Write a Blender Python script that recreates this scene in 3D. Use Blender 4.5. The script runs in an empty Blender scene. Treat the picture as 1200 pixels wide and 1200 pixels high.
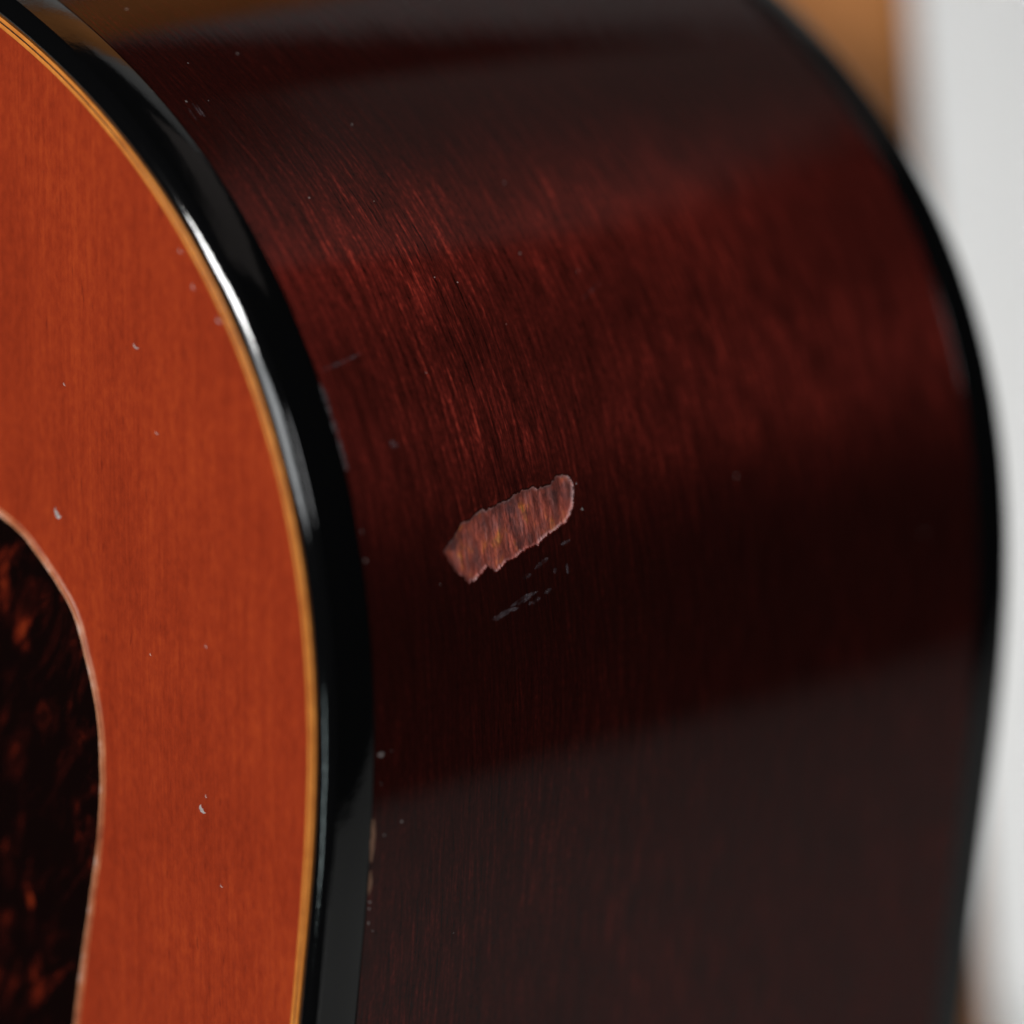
import bpy, bmesh, math, random
import numpy as np
from mathutils import Vector, Matrix, noise

random.seed(7)
rng = np.random.default_rng(7)
scene = bpy.context.scene
COL = scene.collection

# ------------------------------------------------------------------ frame of reference
# All lengths below are millimetres in guitar space: +x out of the treble side,
# -y out of the soundboard, +z towards the neck.  W() turns them into metres with the floor at z = 0.
ZOFF = 397.0
Y0 = -26.3                                                 # plane of the soundboard
def W(x, y, z): return Vector((x * .001, y * .001, (z + ZOFF) * .001))

# ------------------------------------------------------------------ camera
PITCH = math.radians(12.25)
FWD = Vector((-math.cos(PITCH) * math.sqrt(.5), math.cos(PITCH) * math.sqrt(.5), -math.sin(PITCH)))
RIGHT = Vector((math.sqrt(.5), math.sqrt(.5), 0)); UP = RIGHT.cross(FWD)
cam_data = bpy.data.cameras.new('camera')
cam = bpy.data.objects.new('camera', cam_data); COL.objects.link(cam)
cam.location = W(0, 0, 0) - FWD * .480
cam.rotation_euler = FWD.to_track_quat('-Z', 'Y').to_euler()
cam_data.sensor_width = 36; cam_data.lens = 162.7
cam_data.clip_start = .01; cam_data.clip_end = 50
cam_data.dof.use_dof = True; cam_data.dof.focus_distance = .484; cam_data.dof.aperture_fstop = 6.6
scene.camera = cam

# ------------------------------------------------------------------ light
world = bpy.data.worlds.new('World'); scene.world = world; world.use_nodes = True
bg = world.node_tree.nodes['Background']
bg.inputs[0].default_value = (.9, .95, 1, 1); bg.inputs[1].default_value = .012
def area(name, direction, dist, w, h, radiance, color=(1, 1, 1), spread=180):
    d = Vector(direction).normalized()
    l = bpy.data.lights.new(name, 'AREA'); l.shape = 'RECTANGLE'; l.size = w; l.size_y = h
    l.energy = radiance * w * h * math.pi
    l.color = color; l.spread = math.radians(spread)
    o = bpy.data.objects.new(name, l); COL.objects.link(o)
    o.location = W(-10, -10, 0) + d * dist
    o.rotation_euler = (-d).to_track_quat('-Z', 'Y').to_euler()
    return o
area('key_softbox', (.05, -.89, .46), .95, .31, .125, 50, (1, .985, .97))
area('front_window', (.20, -.94, .23), 1.6, .66, .52, 5.5, (.95, .98, 1))
area('side_fill', (.80, -.45, .36), 1.8, .70, .50, 5.2, (.97, .985, 1))  # unseen fill, added to brighten the side, its chip and the post
area('low_reflector', (.30, -.90, -.33), .9, .045, .20, 7.0, (.82, 1, 1))
area('reflection_panel', (.10, .70, .69), 2.2, 1.05, .40, .13, (1, .86, .80))  # dim unseen panel, added so the upper side has something grey to reflect
bl = area('wall_fill', (-.6, -.5, .6), 1, .4, .1, 21.5, spread=120)  # added out of frame to brighten the wall
bl.location = (-.66, -.02, .06); bl.rotation_euler = (Vector((-.55, .85, .04)) - bl.location).to_track_quat('-Z', 'Y').to_euler()

scene.view_settings.view_transform = 'Standard'; scene.view_settings.look = 'None'
scene.view_settings.exposure = 0; scene.view_settings.gamma = 1
scene.view_settings.use_curve_mapping = False

# ------------------------------------------------------------------ node helpers
class Mat:
    def __init__(s, name):
        s.m = bpy.data.materials.new(name); s.m.use_nodes = True
        s.t = s.m.node_tree; s.t.nodes.clear()
        s.out = s.n('ShaderNodeOutputMaterial')
    def n(s, typ, **kw):
        nd = s.t.nodes.new(typ)
        for k, v in kw.items(): setattr(nd, k, v)
        return nd
    def put(s, sock, v):
        if hasattr(v, 'is_output') or isinstance(v, bpy.types.NodeSocket): s.t.links.new(v, sock)
        else:
            if hasattr(sock.default_value, '__len__') and not hasattr(v, '__len__'): v = (v,) * len(sock.default_value)
            if hasattr(v, '__len__') and len(sock.default_value) == 4 and len(v) == 3: v = (*v, 1)
            sock.default_value = v
    def coord(s, kind='Object'):
        return s.n('ShaderNodeTexCoord').outputs[kind]
    def uv(s):
        return s.n('ShaderNodeUVMap', uv_map='UVMap').outputs[0]
    def mul(s, v, k):
        nd = s.n('ShaderNodeVectorMath', operation='MULTIPLY'); s.put(nd.inputs[0], v); s.put(nd.inputs[1], k); return nd.outputs[0]
    def vadd(s, v, k):
        nd = s.n('ShaderNodeVectorMath', operation='ADD'); s.put(nd.inputs[0], v); s.put(nd.inputs[1], k); return nd.outputs[0]
    def math(s, op, a, b=0.0, c=0.0, clamp=False):
        nd = s.n('ShaderNodeMath', operation=op, use_clamp=clamp)
        s.put(nd.inputs[0], a); s.put(nd.inputs[1], b); s.put(nd.inputs[2], c); return nd.outputs[0]
    def noise(s, v, scale=1, detail=2, rough=.5, dist=0, col=False):
        nd = s.n('ShaderNodeTexNoise'); s.put(nd.inputs['Vector'], v)
        s.put(nd.inputs['Scale'], scale); s.put(nd.inputs['Detail'], detail); s.put(nd.inputs['Roughness'], rough); s.put(nd.inputs['Distortion'], dist)
        return nd.outputs[1 if col else 0]
    def ramp(s, f, stops, interp='LINEAR'):
        nd = s.n('ShaderNodeValToRGB'); cr = nd.color_ramp; cr.interpolation = interp
        while len(cr.elements) < len(stops): cr.elements.new(.5)
        for e, (p, c) in zip(cr.elements, stops):
            e.position = p; e.color = (*c, 1) if hasattr(c, '__len__') else (c, c, c, 1)
        s.put(nd.inputs[0], f); return nd.outputs[0]
    def mix(s, f, a, b, mode='MIX'):
        nd = s.n('ShaderNodeMix', data_type='RGBA', blend_type=mode)
        s.put(nd.inputs[0], f); s.put(nd.inputs[6], a); s.put(nd.inputs[7], b); return nd.outputs[2]
    def bump(s, h, dist, strength=1, normal=None):
        nd = s.n('ShaderNodeBump'); s.put(nd.inputs['Height'], h); nd.inputs['Distance'].default_value = dist
        nd.inputs['Strength'].default_value = strength
        if normal is not None: s.put(nd.inputs['Normal'], normal)
        return nd.outputs[0]
    def principled(s, **kw):
        nd = s.n('ShaderNodeBsdfPrincipled')
        for k, v in kw.items(): s.put(nd.inputs[k.replace('_', ' ')], v)
        return nd.outputs[0]
    def attr(s, name): return s.n('ShaderNodeAttribute', attribute_name=name).outputs['Fac']
    def done(s, sh): s.t.links.new(sh, s.out.inputs[0]); return s.m

# ------------------------------------------------------------------ materials
PATCH = (0.4, 4.4, 0)
def mat_side():
    m = Mat('lacquered_mahogany')
    uv = m.uv()                                   # U runs along the grain, V across the depth, both in metres
    warp = m.noise(m.mul(uv, (45, 110, 1)), 1, 2, .5, 0, True)
    p = m.vadd(uv, m.mul(m.vadd(warp, (-.5, -.5, -.5)), (0, .0016, 0)))
    skew = m.n('ShaderNodeVectorRotate', rotation_type='Z_AXIS'); m.put(skew.inputs['Vector'], p); skew.inputs['Angle'].default_value = math.radians(2.0)
    p = skew.outputs[0]
    broad = m.noise(m.mul(p, (26, 130, 1)), 1, 3, .55)
    ribbon = m.noise(m.mul(p, (85, 850, 1)), 1, 3, .6)
    fibre = m.noise(m.mul(p, (180, 2300, 1)), 1, 3, .6, .2)
    shim = m.noise(m.mul(p, (1300, 2600, 1)), 1, 2, .6)
    a = m.math('MULTIPLY_ADD', ribbon, .45, m.math('MULTIPLY', broad, .25))
    a = m.math('MULTIPLY_ADD', fibre, 1.0, a)
    a = m.math('MULTIPLY_ADD', shim, .60, a)
    f = m.math('MULTIPLY_ADD', a, 1.7, -1.50, clamp=True)
    pores = m.noise(m.mul(p, (110, 3300, 1)), 1, 1, .5)
    pore = m.ramp(pores, [(.30, 1.0), (.40, 0.0)])
    patch = m.noise(m.vadd(m.mul(p, (22, 30, 1)), PATCH), 1, 2, .5)
    f = m.math('MULTIPLY', f, m.ramp(patch, [(.34, .80), (.62, 1.05)]), clamp=True)
    dif = m.ramp(f, [(.0, (.0210, .0032, .0022)), (.5, (.0260, .0040, .0027)), (1, (.0340, .0052, .0034))])
    dif = m.mix(m.math('MULTIPLY', pore, .35), dif, (.004, .0009, .0007))
    spc = m.ramp(f, [(.0, (.009, .0013, .0010)), (.40, (.036, .0042, .0030)), (.70, (.090, .0090, .0064)), (1, (.25, .0270, .0160))])
    spc = m.mix(m.math('MULTIPLY', pore, .75), spc, (.01, .0016, .001))
    tan = m.n('ShaderNodeTangent', direction_type='UV_MAP', uv_map='UVMap').outputs[0]
    bn = m.bump(m.math('ADD', fibre, m.math('MULTIPLY', shim, .5)), .00004, .6)
    d = m.n('ShaderNodeBsdfDiffuse'); m.put(d.inputs['Color'], dif)
    g = m.n('ShaderNodeBsdfAnisotropic', distribution='BECKMANN'); m.put(g.inputs['Color'], spc)
    m.put(g.inputs['Roughness'], .62); m.put(g.inputs['Anisotropy'], .68); m.put(g.inputs['Tangent'], tan); m.put(g.inputs['Normal'], bn)
    add = m.n('ShaderNodeAddShader'); m.put(add.inputs[0], d.outputs[0]); m.put(add.inputs[1], g.outputs[0])
    # lacquer: gently wavy, slightly sunk into the pores
    wav = m.noise(m.mul(uv, (60, 90, 1)), 1, 2, .5)
    cn = m.bump(wav, .00010, .35)
    cn = m.bump(m.math('MULTIPLY_ADD', fibre, .6, ribbon), .0000045, 1.0, cn)
    fr = m.n('ShaderNodeFresnel'); fr.inputs['IOR'].default_value = 1.47; m.put(fr.inputs['Normal'], cn)
    c = m.n('ShaderNodeBsdfGlossy'); m.put(c.inputs['Roughness'], .065); m.put(c.inputs['Normal'], cn)
    mx = m.n('ShaderNodeMixShader'); m.put(mx.inputs[0], fr.outputs[0]); m.put(mx.inputs[1], add.outputs[0]); m.put(mx.inputs[2], c.outputs[0])
    return m.done(mx.outputs[0])

def mat_top():
    m = Mat('stained_spruce')
    o = m.coord()
    warp = m.noise(m.mul(o, (60, 1, 25)), 1, 2, .5, 0, True)
    p = m.vadd(o, m.mul(m.vadd(warp, (-.5, -.5, -.5)), (.0012, 0, 0)))
    ring = m.noise(m.mul(p, (720, 1, 14)), 1, 2, .5)
    fine = m.noise(m.mul(p, (2600, 1, 110)), 1, 2, .6)
    silk = m.noise(m.mul(p, (1100, 1, 620)), 1, 4, .68)
    blot = m.noise(m.mul(p, (70, 1, 45)), 1, 3, .55)
    fleck = m.noise(m.mul(p, (1500, 1, 300)), 1, 2, .5)
    a = m.math('MULTIPLY_ADD', ring, .30, m.math('MULTIPLY', blot, .60))
    a = m.math('MULTIPLY_ADD', fine, .32, a)
    a = m.math('MULTIPLY_ADD', silk, .68, a)      # mean .95
    f = m.math('MULTIPLY_ADD', a, 1.2, -.645, clamp=True)
    col = m.ramp(f, [(0, (.155, .0142, .0048)), (.5, (.31, .0335, .0092)), (1, (.48, .067, .0145))])
    dk = m.ramp(fleck, [(.26, 1.0), (.36, 0.0)])
    col = m.mix(m.math('MULTIPLY', dk, .45), col, (.12, .010, .005))
    bn = m.bump(m.math('MULTIPLY_ADD', silk, .5, fine), .000010, .7)
    sh = m.principled(Base_Color=col, Roughness=.32, IOR=1.48, Normal=bn, Specular_IOR_Level=.35)
    return m.done(sh)

def mat_binding():
    m = Mat('black_celluloid')
    o = m.coord()
    w = m.noise(o, 260, 3, .6)
    scr = m.noise(m.mul(o, (1500, 2200, 700)), 1, 3, .65)
    n = m.bump(w, .00006, .40)
    n = m.bump(scr, .000010, .9, n)
    ro = m.math('MULTIPLY_ADD', scr, .06, .04)
    sh = m.principled(Base_Color=(.0022, .0022, .0024), Roughness=ro, IOR=1.62, Normal=n)
    return m.done(sh)

def mat_cream():
    m = Mat('aged_cream_purfling')
    o = m.coord()
    k = m.noise(m.mul(o, 420), 1, 2, .5)
    col = m.ramp(k, [(.3, (.54, .165, .026)), (.7, (.74, .265, .046))])
    return m.done(m.principled(Base_Color=col, Roughness=.35, IOR=1.48))

def mat_dark_line():
    m = Mat('dark_purfling_line')
    k = m.noise(m.mul(m.coord(), 500), 1, 2, .5)
    col = m.ramp(k, [(.3, (.02, .006, .003)), (.7, (.05, .014, .005))])
    return m.done(m.principled(Base_Color=col, Roughness=.4))

BLOTS = [(-50.2, -13.0, 1.6, 5.0, .16), (-47.5, -16.5, 2.4, 3.6, .18), (-51.0, -21.0, 1.6, 3.0, .12), (-47.8, -46.0, 1.7, 4.2, .34), (-51.5, -42.0, 2.2, 5.0, .15), (-44.6, -26.5, 1.0, 4.5, .15), (-39.6, -36.5, 1.1, 4.0, .18), (-46.5, -56.0, 1.4, 5.0, .15)]
def mat_tortoise():
    m = Mat('tortoiseshell_celluloid')
    o = m.coord()
    r = m.n('ShaderNodeVectorRotate', rotation_type='Y_AXIS'); m.put(r.inputs['Vector'], o); r.inputs['Angle'].default_value = math.radians(-32)
    p = r.outputs[0]
    big = m.noise(m.mul(p, (260, 1, 100)), 1, 4, .62, .9)
    mid = m.noise(m.mul(p, (620, 1, 230)), 1, 3, .6, .6)
    f = m.math('MULTIPLY_ADD', mid, .38, m.math('MULTIPLY', big, .8))
    wv = m.vadd(o, m.mul(m.vadd(m.noise(o, 420, 3, .6, 0, True), (-.5, -.5, -.5)), .006))
    for bx, bz, rx, rz, amp in BLOTS:          # the larger flecks
        dv = m.mul(m.vadd(wv, (-bx * .001, 0, -(bz + ZOFF) * .001)), (1000 / rx, 0, 1000 / rz))
        ln = m.n('ShaderNodeVectorMath', operation='LENGTH'); m.put(ln.inputs[0], dv)
        f = m.math('ADD', f, m.math('MULTIPLY', m.math('SUBTRACT', 1, ln.outputs['Value'], clamp=True), amp))
    col = m.ramp(f, [(.58, (.0040, .0010, .0008)), (.68, (.016, .0022, .0014)), (.78, (.085, .008, .003)), (.90, (.24, .030, .007)), (1, (.36, .075, .014))])
    n = m.bump(m.noise(o, 150, 2), .00006, .3)
    return m.done(m.principled(Base_Color=col, Roughness=.10, IOR=1.5, Normal=n))

def mat_guard_edge():
    m = Mat('backlit_guard_edge')  # light through the celluloid rim, painted as paler colour
    o = m.coord()
    k = m.noise(m.mul(o, (300, 300, 240)), 1, 4, .65)
    low = m.ramp(k, [(.30, (.24, .035, .010)), (.52, (.38, .085, .024)), (.75, (.55, .19, .07))])
    lip = m.ramp(k, [(.34, (.34, .11, .045)), (.54, (.56, .24, .12)), (.72, (.80, .60, .52))])
    col = m.mix(m.attr('lip'), low, lip)
    return m.done(m.principled(Base_Color=col, Roughness=.38, IOR=1.5))

def mat_chip():
    m = Mat('bare_splintered_mahogany')
    uv = m.uv()
    st = m.noise(m.mul(uv, (170, 900, 1)), 1, 4, .65, .6)
    bl = m.noise(m.mul(uv, (330, 420, 1)), 1, 3, .6)
    fi = m.noise(m.mul(uv, (700, 4200, 1)), 1, 3, .6)
    f = m.math('MULTIPLY_ADD', bl, 1.05, m.math('MULTIPLY', st, .40))
    f = m.math('MULTIPLY_ADD', fi, .22, f)
    f = m.math('MULTIPLY_ADD', f, 2.0, -1.22, clamp=True)
    col = m.ramp(f, [(0, (.12, .035, .030)), (.30, (.37, .080, .058)), (.58, (.56, .120, .076)), (.80, (.80, .21, .060)), (1, (.95, .40, .11))])
    gr = m.noise(m.mul(uv, (260, 1100, 1)), 1, 4, .65, .4)
    col = m.mix(m.ramp(gr, [(.48, 0.0), (.66, .65)]), col, (.40, .165, .15))
    dk = m.noise(m.vadd(m.mul(uv, (340, 300, 1)), (4, 9, 0)), 1, 3, .6)
    col = m.mix(m.ramp(dk, [(.50, 0.0), (.66, .8)]), col, (.15, .055, .055))
    col = m.mix(m.math('MULTIPLY', m.math('MULTIPLY', m.attr('rim'), .9), m.ramp(bl, [(.40, .1), (.62, 1.0)])), col, (.46, .29, .29))
    n = m.bump(m.math('MULTIPLY_ADD', bl, 1.4, m.math('MULTIPLY_ADD', gr, .6, m.math('MULTIPLY', fi, .35))), .00022, .9)
    return m.done(m.principled(Base_Color=col, Roughness=.55, IOR=1.45, Normal=n, Specular_IOR_Level=.5))

def mat_pale(name, col, rough=.35, alpha=1.0, sc=(2400, 2400, 2400)):
    m = Mat(name)
    k = m.noise(m.mul(m.coord(), sc), 1, 3, .65)
    c = m.ramp(k, [(.3, tuple(v * .55 for v in col)), (.7, col)])
    n = m.bump(k, .00005, .6)
    al = alpha if alpha >= 1 else m.math('MULTIPLY', m.ramp(k, [(.36, .10), (.66, 1.0)]), alpha)
    return m.done(m.principled(Base_Color=c, Roughness=rough, Normal=n, Alpha=al))

def mat_post():
    m = Mat('varnished_pine')
    o = m.coord()
    g = m.noise(m.mul(o, (60, 60, 4)), 1, 3, .55, .4)
    f = m.noise(m.mul(o, (600, 600, 20)), 1, 2, .6)
    k = m.math('MULTIPLY_ADD', f, .3, m.math('MULTIPLY', g, .7))
    col = m.ramp(k, [(.3, (.50, .185, .046)), (.7, (.66, .26, .075))])
    return m.done(m.principled(Base_Color=col, Roughness=.5, Specular_IOR_Level=.25))

def mat_paint(name, col):
    m = Mat(name)
    o = m.coord()
    k = m.noise(o, 4, 4, .6)
    c = m.ramp(k, [(.3, tuple(v * .96 for v in col)), (.7, col)])
    n = m.bump(m.noise(o, 900, 3), .0002, .3)
    return m.done(m.principled(Base_Color=c, Roughness=.75, Normal=n))

M_SIDE, M_TOP, M_BIND, M_CREAM, M_DARK = mat_side(), mat_top(), mat_binding(), mat_cream(), mat_dark_line()
M_GUARD, M_GEDGE, M_CHIP, M_POST = mat_tortoise(), mat_guard_edge(), mat_chip(), mat_post()
M_FLECK = mat_pale('bruised_lacquer', (.55, .48, .46), .3)
M_SCUFF = mat_pale('scuffed_lacquer', (.50, .42, .47), .6, .20, (500, 900, 900))
M_RAW = mat_pale('raw_edge_wood', (.40, .20, .12), .5)
M_GREY = mat_pale('crazed_lacquer', (.24, .23, .24), .3, .8)

# ------------------------------------------------------------------ mesh helpers
def link(name, verts, faces, mat, parent=None, smooth=True, uvs=None, fix=False):
    if parent is not None:          # the body deepens towards the tail
        v = np.array([tuple(q) for q in verts], float); h = -(v[:, 2] * 1000 - ZOFF) - 15
        v[:, 1] += np.clip((v[:, 1] * 1000 - Y0) / 108.6, 0, None) * .028 * 8 * np.logaddexp(0, h / 8) * .001
        verts = v
    me = bpy.data.meshes.new(name)
    me.from_pydata([tuple(v) for v in verts], [], faces); me.update()
    if fix:
        bm = bmesh.new(); bm.from_mesh(me); bmesh.ops.recalc_face_normals(bm, faces=bm.faces); bm.to_mesh(me); bm.free()
    if smooth: me.polygons.foreach_set('use_smooth', [True] * len(me.polygons))
    if uvs is not None:
        lay = me.uv_layers.new(name='UVMap'); idx = np.empty(len(me.loops), np.int32); me.loops.foreach_get('vertex_index', idx)
        lay.data.foreach_set('uv', np.asarray(uvs, np.float32)[idx].ravel())
    me.materials.append(mat)
    o = bpy.data.objects.new(name, me); COL.objects.link(o)
    if parent is not None:
        o.parent = parent
        par = parent; off = Vector()
        while par is not None: off += par.location; par = par.parent
        o.location = -off
        if off.length: me.transform(Matrix.Identity(4))
    return o

# ------------------------------------------------------------------ the setting
def plane_box(name, c, ax, ay, az, mat):
    vs = [c + ax * i + ay * j + az * k for i in (-1, 1) for j in (-1, 1) for k in (-1, 1)]
    fs = [(0, 1, 3, 2), (4, 6, 7, 5), (0, 4, 5, 1), (2, 3, 7, 6), (0, 2, 6, 4), (1, 5, 7, 3)]
    o = link(name, vs, fs, mat, smooth=False, fix=True)
    o['kind'] = 'structure'; return o
VH = Vector((-math.sqrt(.5), math.sqrt(.5), 0))           # view direction flattened on the floor
WALL_D, WALL_TOP = 1.0, 1.44
plane_box('wall', W(0, 0, 0) * 1 + VH * (WALL_D + .01) - RIGHT * .5 + Vector((0, 0, WALL_TOP / 2 - ZOFF * .001)),
          RIGHT * 1.2, VH * .01, Vector((0, 0, WALL_TOP / 2)), mat_paint('white_wall_paint', (.80, .80, .79)))
FX0, FX1, FY0, FY1 = -1.2, .66, -.35, 1.9                 # pale table top the guitar stands on, square to the guitar
plane_box('floor', Vector(((FX0 + FX1) / 2, (FY0 + FY1) / 2, -.010)), Vector(((FX1 - FX0) / 2, 0, 0)), Vector((0, (FY1 - FY0) / 2, 0)),
          Vector((0, 0, .010)), mat_paint('pale_grey_floor_paint', (.74, .74, .72)))

# wooden post behind the guitar, leaning a little; tapered, with eased edges
def wooden_post():
    D = .670; org = cam.location
    top = org + FWD * D + RIGHT * .0590 + UP * .0667
    low = org + FWD * D + RIGHT * .0700 - UP * .0716
    ax = (top - low).normalized()
    s_low = -(low.z) / ax.z
    base = low + ax * s_low; tip = top + ax * .32
    w, t, r = .044, .026, .003
    side = (RIGHT - ax * RIGHT.dot(ax)).normalized(); dep = ax.cross(side); dep = dep if dep.dot(VH) > 0 else -dep
    prof = []
    for cx, cy, a0 in ((-r, r, 270), (-r, t - r, 0), (-w + r, t - r, 90), (-w + r, r, 180)):
        for k in range(5):
            a = math.radians(a0 + k * 22.5); prof.append((cx + r * math.cos(a), cy + r * math.sin(a)))
    n = len(prof); L = (tip - base).length; vs = []; fs = []; rings = [0, .002, .25, .5, .75, L - .003, L]
    for q in rings:
        sh = .96 if q in (0, L) else 1.0
        for x, y in prof:
            xx = (x + w / 2) * sh - w / 2; yy = (y - t / 2) * sh + t / 2
            vs.append(Vector((xx, yy, q)))
    for i in range(len(rings) - 1):
        for k in range(n): fs.append((i * n + k, i * n + (k + 1) % n, (i + 1) * n + (k + 1) % n, (i + 1) * n + k))
    fs.append(tuple(range(n - 1, -1, -1))); fs.append(tuple((len(rings) - 1) * n + k for k in range(n)))
    o = link('wooden_post', vs, fs, M_POST, fix=True)
    o.matrix_world = Matrix.Translation(base) @ Matrix((side, dep, ax)).transposed().to_4x4()
    o['label'] = 'out of focus orange-brown wooden post standing behind the guitar against white wall'
    o['category'] = 'post'
wooden_post()

# ------------------------------------------------------------------ guitar body outline
TH = [0.13566918, 0.7599509, 0.37662759, -0.31390131, -0.08388648, 0.09195814]
def nat_spline(xk, yk, x):
    n = len(xk); h = np.diff(xk); A = np.eye(n); r = np.zeros(n)
    for i in range(1, n - 1):
        A[i, i - 1] = h[i - 1]; A[i, i] = 2 * (h[i - 1] + h[i]); A[i, i + 1] = h[i]
        r[i] = 6 * ((yk[i + 1] - yk[i]) / h[i] - (yk[i] - yk[i - 1]) / h[i - 1])
    Mm = np.linalg.solve(A, r)
    i = np.clip(np.searchsorted(xk, x) - 1, 0, n - 2); a = xk[i + 1] - x; b = x - xk[i]
    return (Mm[i] * a**3 + Mm[i + 1] * b**3) / (6 * h[i]) + (yk[i] / h[i] - Mm[i] * h[i] / 6) * a + (yk[i + 1] / h[i] - Mm[i + 1] * h[i] / 6) * b
kn = [(k, math.radians(v)) for k, v in ((-560, -90), (-500, -90), (-450, -85), (-420, -75), (-390, -58), (-360, -36), (-330, -14), (-300, 2), (-270, 14), (-240, 22), (-210, 22), (-180, 14), (-150, 3), (-130, -2), (-100, -6.2), (-75, -7.7))]
kn += [(k, sum(TH[j] * (k / 60)**j for j in range(6))) for k in range(-50, 61, 10)]
kn += [(k, math.radians(v)) for k, v in ((80, 67), (97, 73.5), (115, 79), (140, 84.5), (170, 88.5), (200, 90), (300, 90))]
SS = np.arange(-560, 260.01, .25)
AA = nat_spline(np.array([k for k, v in kn], float), np.array([v for k, v in kn]), SS)
dx, dz = -np.sin(AA), np.cos(AA)
XX = np.r_[0, np.cumsum((dx[1:] + dx[:-1]) * .125)]; ZZ = np.r_[0, np.cumsum((dz[1:] + dz[:-1]) * .125)]
i0 = np.argmin(abs(SS - .188)); XX += -.5609 - XX[i0]; ZZ += -6.9128 - ZZ[i0]
XC = -140.0                                                # centre line of the body
S_TOP = np.interp(-XC, -XX[SS > 0], SS[SS > 0]); S_BOT = np.interp(XC, XX[SS < -300], SS[SS < -300])
def P(s, d=0.0):
    """outline point at arc length s, moved d mm inwards; mirrored halves share s by sign of half"""
    s = np.asarray(s, float); a = np.interp(s, SS, AA)
    return np.interp(s, SS, XX) - d * np.cos(a), np.interp(s, SS, ZZ) - d * np.sin(a)
Y0, YB = -26.3, -26.3 + 108.6                              # front and back faces of the body
FB, BB = 6.3, 6.4                                          # binding heights, front and back

guitar = bpy.data.objects.new('acoustic_guitar', None); COL.objects.link(guitar)
guitar.location = W(XC, (Y0 + YB) / 2, 0); guitar.location.z = 0
guitar['label'] = 'glossy dark red-brown acoustic guitar body with black binding and chipped side'
guitar['category'] = 'guitar'

# arc-length stations: fine where the photograph looks, coarse elsewhere
def stations(extra=()):
    a = np.r_[np.arange(S_BOT, -66, 4.0), np.arange(-66, 112, 1.0), np.arange(112, S_TOP, 4.0), S_TOP, np.asarray(extra, float)]
    return np.unique(np.round(a, 4))
def loop_pts(st, d):
    x, z = P(st, d)
    x = np.where(x < XC, XC, x)
    xm, zm = 2 * XC - x[-2:0:-1], z[-2:0:-1]
    return np.r_[x, xm], np.r_[z, zm]

def sweep(name, profile, mat, parent, closed=True):
    """sweep a (d, y) profile round the whole outline"""
    st = stations(); rows = [loop_pts(st, d) for d, y in profile]; n = len(rows[0][0]); k = len(profile)
    vs = [W(rows[j][0][i], profile[j][1], rows[j][1][i]) for j in range(k) for i in range(n)]
    fs = []
    for j in range(k if closed else k - 1):
        j2 = (j + 1) % k
        for i in range(n):
            i2 = (i + 1) % n; fs.append((j * n + i, j * n + i2, j2 * n + i2, j2 * n + i))
    return link(name, vs, fs, mat, parent, fix=True)

# -- side (rim), half by half: a (s, y) grid, very fine round the chip
CHIP = [(9.66, 9.12), (9.25, 10.78), (8.42, 11.28), (6.47, 10.89), (4.93, 10.02), (4.18, 8.34), (3.73, 6.97), (3.42, 5.74), (2.8, 4.93), (2.68, 3.05), (2.04, 1.32), (1.69, -0.11), (1.22, -1.1), (0.88, -1.73), (1.37, -2.23), (1.77, -2.85), (0.98, -3.88), (0.37, -5.67), (1.13, -6.35), (1.96, -7.46), (3.14, -8.17), (4.21, -8.76), (4.88, -7.84), (5.28, -7.31), (6.8, -5.52), (6.81, -4.5), (7.45, -3.34), (7.64, -2.38), (7.46, -1.74), (7.91, -0.03), (7.97, 0.9), (8.63, 3.14), (8.92, 5.07), (8.63, 5.92), (8.8, 7.6), (9.23, 8.65)]
def signed_dist(pts, poly):
    poly = np.asarray(poly); A = poly; B = np.roll(poly, -1, 0); best = np.full(len(pts), 1e9); inside = np.zeros(len(pts), bool)
    for (ax, ay), (bx, by) in zip(A, B):
        e = np.array([bx - ax, by - ay]); w = pts - np.array([ax, ay])
        t = np.clip((w @ e) / (e @ e), 0, 1); best = np.minimum(best, np.hypot(*(w - t[:, None] * e).T))
        c = ((ay > pts[:, 1]) != (by > pts[:, 1]))
        with np.errstate(divide='ignore', invalid='ignore'):
            xi = (bx - ax) * (pts[:, 1] - ay) / (by - ay if by != ay else 1e-9) + ax
        inside ^= c & (pts[:, 0] < xi)
    return np.where(inside, best, -best)
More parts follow.
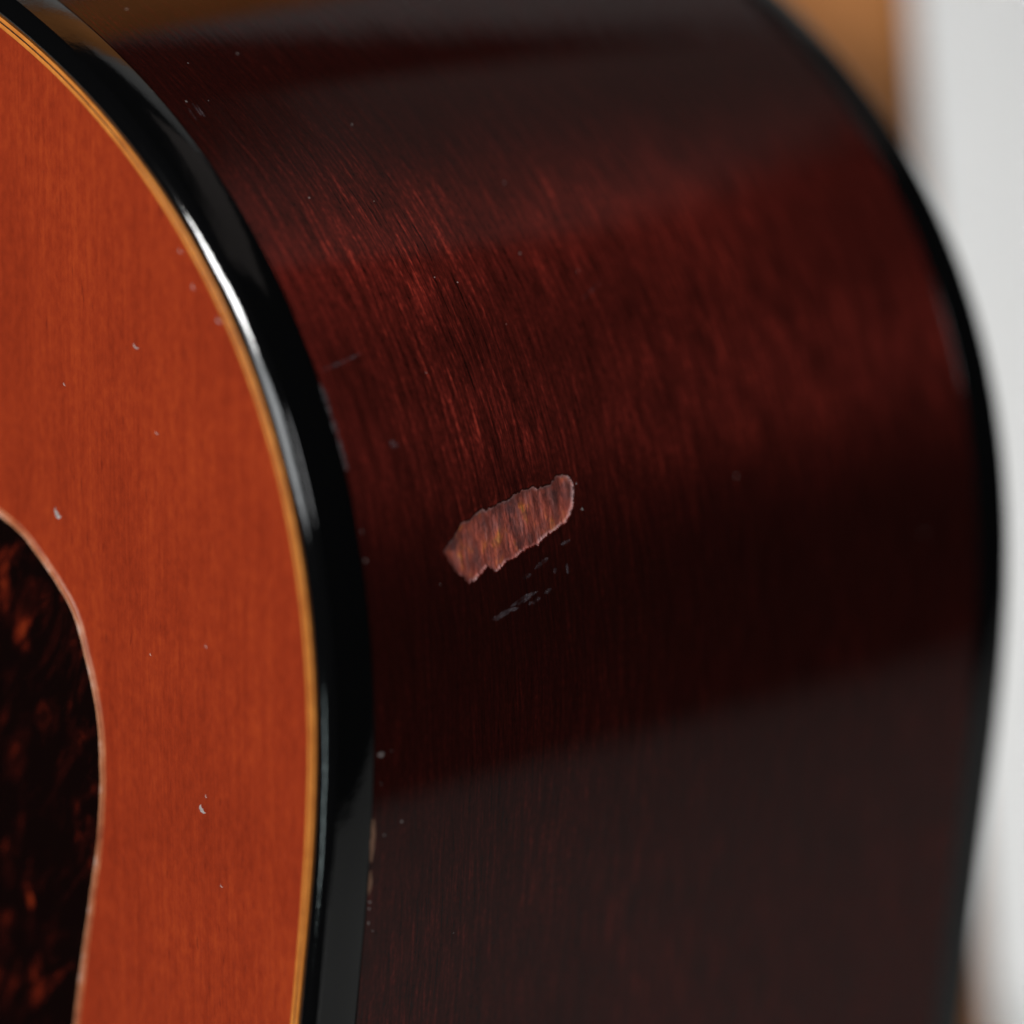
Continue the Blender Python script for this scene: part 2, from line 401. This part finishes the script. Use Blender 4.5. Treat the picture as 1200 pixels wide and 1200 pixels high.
def side():
    st = stations(np.arange(-.6, 10.8, .1))
    ys = np.unique(np.round(np.r_[np.linspace(Y0 + FB, -9.6, 10), np.arange(-9.6, 12.2, .1), np.linspace(12.2, YB - BB, 40)], 4))
    S, Yg = np.meshgrid(st, ys, indexing='ij'); sh = S.shape
    pts = np.c_[S.ravel(), Yg.ravel()]
    near = (pts[:, 0] > -.7) & (pts[:, 0] < 10.9) & (pts[:, 1] > -9.7) & (pts[:, 1] < 12.3)
    sd = np.full(len(pts), -9.0); sd[near] = signed_dist(pts[near], CHIP)
    for i in np.where(near & (abs(sd) < 1))[0]:
        a, b = pts[i]
        sd[i] += .10 * noise.noise((a * .8, b * .95, 0)) + .20 * noise.noise((a * 1.2, b * 2.4, 5)) + .12 * noise.noise((a * 5, b * 6, 9))
    dep = np.zeros(len(pts)); ins = sd > 0
    for i in np.where(ins)[0]:
        a, b = pts[i]
        ridge = noise.noise((a * .25, b * .9, 2)) * .9 + noise.noise((a * .6, b * 2.6, 7)) * .45 + noise.noise((a * 3, b * 3, 4)) * .25
        dep[i] = min(1, sd[i] / .22)**.7 * (.22 + .11 * ridge)
    lip = (~ins) & (sd > -.5)
    dep[lip] -= .02 * (1 + sd[lip] / .5)                       # lacquer lifts a little at the broken edge
    x, z = P(pts[:, 0], dep)
    vs = np.c_[x * .001, pts[:, 1] * .001, (z + ZOFF) * .001]
    uv = pts * .001
    ni, nj = sh; q = np.arange(ni * nj).reshape(sh)
    F = np.stack([q[:-1, :-1], q[:-1, 1:], q[1:, 1:], q[1:, :-1]], -1).reshape(-1, 4)
    fin = ins[F].sum(1) >= 3
    def sub(name, sel, mat, parent):
        f = F[sel]; used, inv = np.unique(f, return_inverse=True)
        o = link(name, vs[used].tolist(), inv.reshape(-1, 4).tolist(), mat, parent, uvs=uv[used])
        return o, used
    so, _ = sub('side', ~fin, M_SIDE, guitar)
    co, used = sub('finish_chip', fin, M_CHIP, so)
    co['label'] = 'pale ragged chip of bare reddish wood in dark lacquer'
    at = co.data.attributes.new('rim', 'FLOAT', 'POINT')
    at.data.foreach_set('value', np.clip(1 - sd[used] / .38, 0, 1).astype(np.float32))
    # bass side, mirrored and coarse
    st2 = stations(); y2 = np.linspace(Y0 + FB, YB - BB, 12)
    x2, z2 = P(st2); n2 = len(st2)
    v2 = [W(2 * XC - x2[i], y, z2[i]) for i in range(n2) for y in y2]
    f2 = [(i * 12 + j, i * 12 + j + 1, (i + 1) * 12 + j + 1, (i + 1) * 12 + j) for i in range(n2 - 1) for j in range(11)]
    link('bass_side', v2, f2, M_SIDE, guitar, uvs=[(st2[i] * .001, y * .001) for i in range(n2) for y in y2])
    return so
SIDE = side()

# -- bindings with rolled corners
def arc(cx, cy, r, a0, a1, n=8):
    return [(cx + r * math.cos(math.radians(a0 + (a1 - a0) * k / n)), cy + r * math.sin(math.radians(a0 + (a1 - a0) * k / n))) for k in range(n + 1)]
BW, R1 = 2.1, 1.3
# (d, y): d grows inwards.  The scraped corner: tight, then a long gently curved facet, then tight again
def corner():
    ph = np.interp(np.linspace(0, 1.9, 39), [0, .2, 1.5, 1.9], [0, 27, 50, 90]); ds = .05
    d = np.r_[0, np.cumsum(np.cos(np.radians(ph[1:] + ph[:-1]) / 2) * ds)]; y = np.r_[0, np.cumsum(np.sin(np.radians(ph[1:] + ph[:-1]) / 2) * ds)]
    return [(d[-1] - a - .02, Y0 + b) for a, b in zip(d, y)]
front_prof = [(BW, Y0 + FB - .02), (BW, Y0)] + corner() + [(-.02, Y0 + 3), (-.02, Y0 + FB - .25), (.05, Y0 + FB - .02)]
FBIND = sweep('front_binding', front_prof, M_BIND, guitar)
back_prof = [(BW, YB), (BW, YB - BB + .02), (.05, YB - BB + .02), (-.02, YB - BB + .25), (-.02, YB - R1)] + [(R1 - R1 * math.cos(t), YB - R1 + R1 * math.sin(t)) for t in np.linspace(.1, math.pi / 2, 9)]
sweep('back_binding', back_prof, M_BIND, guitar)
# -- purfling lines let into the soundboard
def strip(name, d0, d1, mat, h):
    sweep(name, [(d1, Y0 + .6), (d1, Y0 + h + .02), (d1 - .06, Y0 + h), (d0 + .06, Y0 + h), (d0, Y0 + h + .02), (d0, Y0 + .6)], mat, FBIND)
strip('purfling', BW + .002, BW + .44, M_CREAM, -.012)
strip('purfling_dark_line', BW + .442, BW + .64, M_DARK, .02)
strip('purfling', BW + .642, BW + 1.08, M_CREAM, -.012)
TD = BW + 1.082

# -- soundboard and back: flat plates filled from the outline
def plate(name, d, y0, y1, mat):
    st = stations(); x, z = loop_pts(st, d); n = len(x)
    vs = [W(x[i], y0, z[i]) for i in range(n)] + [W(x[i], y1, z[i]) for i in range(n)]
    fs = [tuple(range(n)), tuple(range(2 * n - 1, n - 1, -1))] + [(i, n + i, n + (i + 1) % n, (i + 1) % n) for i in range(n)]
    return link(name, vs, fs, mat, guitar, smooth=False, fix=True)
TOP = plate('soundboard', TD, Y0, Y0 + 2.8, M_TOP)
plate('back', BW + .01, YB - 2.8, YB - .01, M_SIDE)

# ------------------------------------------------------------------ pickguard
PG = [(-51.64, -3.42), (-47.36, -5.1), (-43.17, -8.17), (-39.04, -12.15), (-37.06, -16.47), (-35.14, -22.66), (-34.62, -29.12), (-35.27, -36.79), (-36.92, -44.75), (-38.9, -53.83), (-40.6, -63), (-43.5, -76), (-49, -92), (-58, -107), (-70, -118), (-84, -124), (-97, -122), (-104, -116), (-92, -106), (-82, -92), (-77, -75), (-78, -55), (-83, -38), (-90, -26), (-90, -12), (-80, -2), (-66, -.2), (-58, -1.6)]
def smooth_loop(pts, per=12):
    pts = np.asarray(pts, float); n = len(pts); out = []
    for i in range(n):
        p0, p1, p2, p3 = pts[i - 1], pts[i], pts[(i + 1) % n], pts[(i + 2) % n]
        for t in np.linspace(0, 1, per, endpoint=False):
            out.append(.5 * (2 * p1 + (p2 - p0) * t + (2 * p0 - 5 * p1 + 4 * p2 - p3) * t**2 + (3 * p1 - p0 - 3 * p2 + p3) * t**3))
    return np.asarray(out)
def pickguard():
    c = smooth_loop(PG, 10); n = len(c)
    t = np.roll(c, -1, 0) - np.roll(c, 1, 0); t /= np.hypot(*t.T)[:, None]; nr = np.c_[-t[:, 1], t[:, 0]]     # outward
    cen = c.mean(0)
    if ((c - cen) * nr).sum() < 0: nr = -nr
    jit = np.array([.07 * noise.noise((p[0] * .5, p[1] * .5, 0)) + .05 * noise.noise((p[0] * 1.7, p[1] * 1.7, 3)) for p in c])
    c = c + nr * jit[:, None]
    # face: concentric rings, so that colour blots can be stored on it
    rings = [1, .985, .96, .93, .89, .84, .78, .7, .6, .45, .25]
    inner = c - nr * .55
    cc = np.array([-58., -50.])
    vs = []; 
    for r in rings:
        for p in inner: 
            v = cc + (p - cc) * r; vs.append(W(v[0], Y0 - .50, v[1]))
    vs.append(W(cc[0], Y0 - .50, cc[1])); fs = []
    for j in range(len(rings) - 1):
        for i in range(n): fs.append((j * n + i, j * n + (i + 1) % n, (j + 1) * n + (i + 1) % n, (j + 1) * n + i))
    L = len(rings) - 1
    for i in range(n): fs.append((L * n + i, L * n + (i + 1) % n, len(vs) - 1))
    g = link('pickguard', vs, fs, M_GUARD, guitar, smooth=False)
    # bevelled edge down to the soundboard, its backlit glow put into the colour
    prof = [(-.56, .50), (-.52, .512), (-.47, .48), (-.40, .28), (-.32, .12), (-.20, .04), (-.05, -.01)]
    vs = []; k = len(prof)
    for o_, h_ in prof:
        for i in range(n): 
            v = c[i] + nr[i] * (o_ + (.05 * noise.noise((c[i][0], c[i][1], o_ * 3)))); vs.append(W(v[0], Y0 - h_, v[1]))
    fs = [(j * n + i, j * n + (i + 1) % n, (j + 1) * n + (i + 1) % n, (j + 1) * n + i) for j in range(k - 1) for i in range(n)]
    e = link('pickguard_edge', vs, fs, M_GEDGE, g)
    at = e.data.attributes.new('lip', 'FLOAT', 'POINT')
    at.data.foreach_set('value', np.repeat(np.array([1, 1, .9, .45, .15, 0, 0], np.float32), n))
pickguard()

# ------------------------------------------------------------------ marks of wear: small pieces with their own relief
def nrm_side(s):
    a = float(np.interp(s, SS, AA)); return Vector((math.cos(a), 0, math.sin(a)))
def spoint(s, y, h=0.0):
    x, z = P(s, -h); return W(float(x), y, float(z))
def side_blob(name, s, y, ls, ly, mat, parent, h=.04):
    """irregular low mound, half sizes ls (along grain) and ly (across) in mm"""
    n = 9; vs = [spoint(s, y, h)]; ph = random.random() * 6
    for q, hh in ((.6, h * .8), (1, -.01)):
        for k in range(n):
            a = 2 * math.pi * k / n; r = q * (1 + .45 * math.sin(2 * a + ph) * random.random() + random.uniform(-.35, .25))
            vs.append(spoint(s + ls * r * math.cos(a), y + ly * r * math.sin(a), hh))
    fs = [(0, 1 + k, 1 + (k + 1) % n) for k in range(n)] + [(1 + k, 1 + n + k, 1 + n + (k + 1) % n, 1 + (k + 1) % n) for k in range(n)]
    return link(name, vs, fs, mat, parent)
def side_stroke(name, pts, w, mat, parent, h=.02, rough=.35, step=.25):
    pts = np.asarray(pts, float); seg = np.hypot(*np.diff(pts, axis=0).T); L = np.r_[0, np.cumsum(seg)]
    n = max(5, int(L[-1] / step)); t = np.linspace(0, L[-1], n)
    c = np.c_[np.interp(t, L, pts[:, 0]), np.interp(t, L, pts[:, 1])]
    d = np.gradient(c, axis=0); d /= np.hypot(*d.T)[:, None]; nr = np.c_[-d[:, 1], d[:, 0]]
    vs = []
    for i in range(n):
        e = math.sin(math.pi * min(1, max(0, (i + .3) / (n - .4))))**.5
        w0, w1 = (w * .5 * e * (1 + rough * random.uniform(-1, 1)) for _ in (0, 1))
        for o_, hh in ((-w0, -.004), (0, h), (w1, -.004)):
            v = c[i] + nr[i] * o_; vs.append(spoint(v[0], v[1], hh + .006))
    fs = []
    for i in range(n - 1):
        for j in (0, 1): fs.append((i * 3 + j, i * 3 + j + 1, i * 3 + j + 4, i * 3 + j + 3))
    return link(name, vs, fs, mat, parent)
SPOTS = [(5.48, 11.96, 3), (8.27, 11.69, 1.2), (0.96, -9.71, 1.2), (75.4, -13.02, 2), (64.86, -12.57, 1.2), (65.51, -5.12, 1.2), (58.91, -20.35, 1.5), (59.02, -17.12, 1.5), (58.76, -14.25, 1.5), (44.16, -10.3, 1.8), (52.91, 1.82, 1.5), (42.67, 17.26, 1.8), (33.96, 14.06, 1.8), (31.81, 3.56, 1.3), (32.79, 0.74, 1.2), (30.86, 21.13, 1.1), (26.36, 7.91, 1.1), (42.64, -2.07, 1.1), (5.5, 36.22, 2.2), (-5.51, 66.42, 2), (22.7, -5.5, 1.5), (-15.09, -17.55, 1.5), (-18.32, -19.0, 1.6), (-24.05, -18.18, 2.2), (-23.05, -15.84, 1.7), (-34.46, -18.83, 1.7), (-37.5, -6.9, 1.4), (5.0, -19.6, 1.8), (7.98, -19.4, 1.2), (-31.1, -19.6, 2.2), (-31.85, -19.6, 1.8), (-33.48, -19.5, 2)]
for s_, y_, q in SPOTS:
    side_blob('nick', s_, y_, .062 * q * random.uniform(.6, 1.5), .062 * q * random.uniform(.7, 1.7), M_FLECK, SIDE, .02)
STROKES = [[(0.15, 8.72), (-0.94, 8.71)], [(2.26, 8.01), (2.56, 9.6)], [(0.37, 3.9), (1.21, 6.05)], [(-0.32, 2.03), (-0.08, 3.33)], [(-3.93, -2.88), (-3.51, -1.09), (-3.27, 0.18)], [(-3.36, -0.33), (-3.26, 1.19)], [(-2.96, -0.04), (-2.33, 2.17), (-2.02, 4.11)], [(-2.95, 0.97), (-2.47, 3.04)], [(-3.2, 2.6), (-2.75, 4.4)], [(-2.4, 5.0), (-2.05, 6.1)], [(24.87, -19.18), (25.31, -16.27), (25.93, -13.24)], [(27.72, 20.22), (29.21, 23.65)], [(-15.19, -19.5), (-15.22, -18.74)], [(58.0, -17.62), (56.16, -17.76)], [(58.35, -16.2), (56.5, -16.35)], [(58.67, -16.55), (56.67, -16.69)], [(16.34, -13.18), (15.75, -12.18)], [(-0.42, 6.59), (-0.15, 7.14)]]
SW = [.22, .2, .32, .3, .4, .25, .28, .2, .3, .3, .14, .09, .35, .12, .12, .12, .4, .25]
for p_, w_ in zip(STROKES, SW):
    w_ = w_ if w_ == .35 else w_ * 1.6
    side_stroke('scratch', p_, w_, M_SCUFF if w_ != .35 else M_FLECK, SIDE, .004, .5, .1)
EDGES = [([(23.52, -20.0), (21.41, -19.95), (19.87, -19.95)], M_GREY, .55), ([(19.69, -19.9), (18.15, -19.9)], M_GREY, .6), ([(17.96, -19.85), (15.79, -19.75), (14.37, -19.8)], M_GREY, .5), ([(-21.93, -19.85), (-24.54, -19.8), (-26.67, -19.85)], M_RAW, .55), ([(-27.62, -19.8), (-28.77, -19.75), (-30.26, -19.8)], M_RAW, .45)]
for p_, m_, w_ in EDGES:
    side_stroke('worn_seam', p_, w_, m_, SIDE, .05, .35)

DINGS = [(-28.52, 17.24, .55, .35), (-41.84, -2.39, .60, .75), (-19.15, -30.52, .65, .5), (-40.26, 11.64, .25, .2), (-25.51, 8.5, .25, .2), (-21.31, 27.94, .35, .2), (-19.41, 24.47, .35, .25), (-15.55, 21.52, .45, .3), (-27.06, -15.36, .2, .15), (-18.24, -12.9, .22, .18), (-18.58, -29.02, .2, .18), (-16.36, -38.24, .25, .2)]
def ding(x, z, rx, rz, big):
    """dent with a crescent of bruised lacquer along its lower left lip"""
    n = 14; vs = []; fs = []; rot = random.uniform(-.5, .3)
    spans = [(2.2 + rot, 5.6 + rot)]
    k = 10
    for a in np.linspace(spans[0][0], spans[0][1], k):
        e = math.sin(math.pi * (a - spans[0][0]) / (spans[0][1] - spans[0][0]))
        for r, h in ((1.0, -.005), (1 - .28 * e, .05), (1 - (1.15 if big else .5) * e, .004)):
            q = r * (1 + random.uniform(-.06, .06)); vs.append(W(x + rx * q * math.cos(a), Y0 - h, z + rz * q * math.sin(a)))
    for i in range(k - 1):
        for j in (0, 1): fs.append((i * 3 + j, i * 3 + j + 1, i * 3 + j + 4, i * 3 + j + 3))
    return link('ding', vs, fs, M_FLECK, TOP)
for i, d_ in enumerate(DINGS): ding(*d_, i in (1, 2))
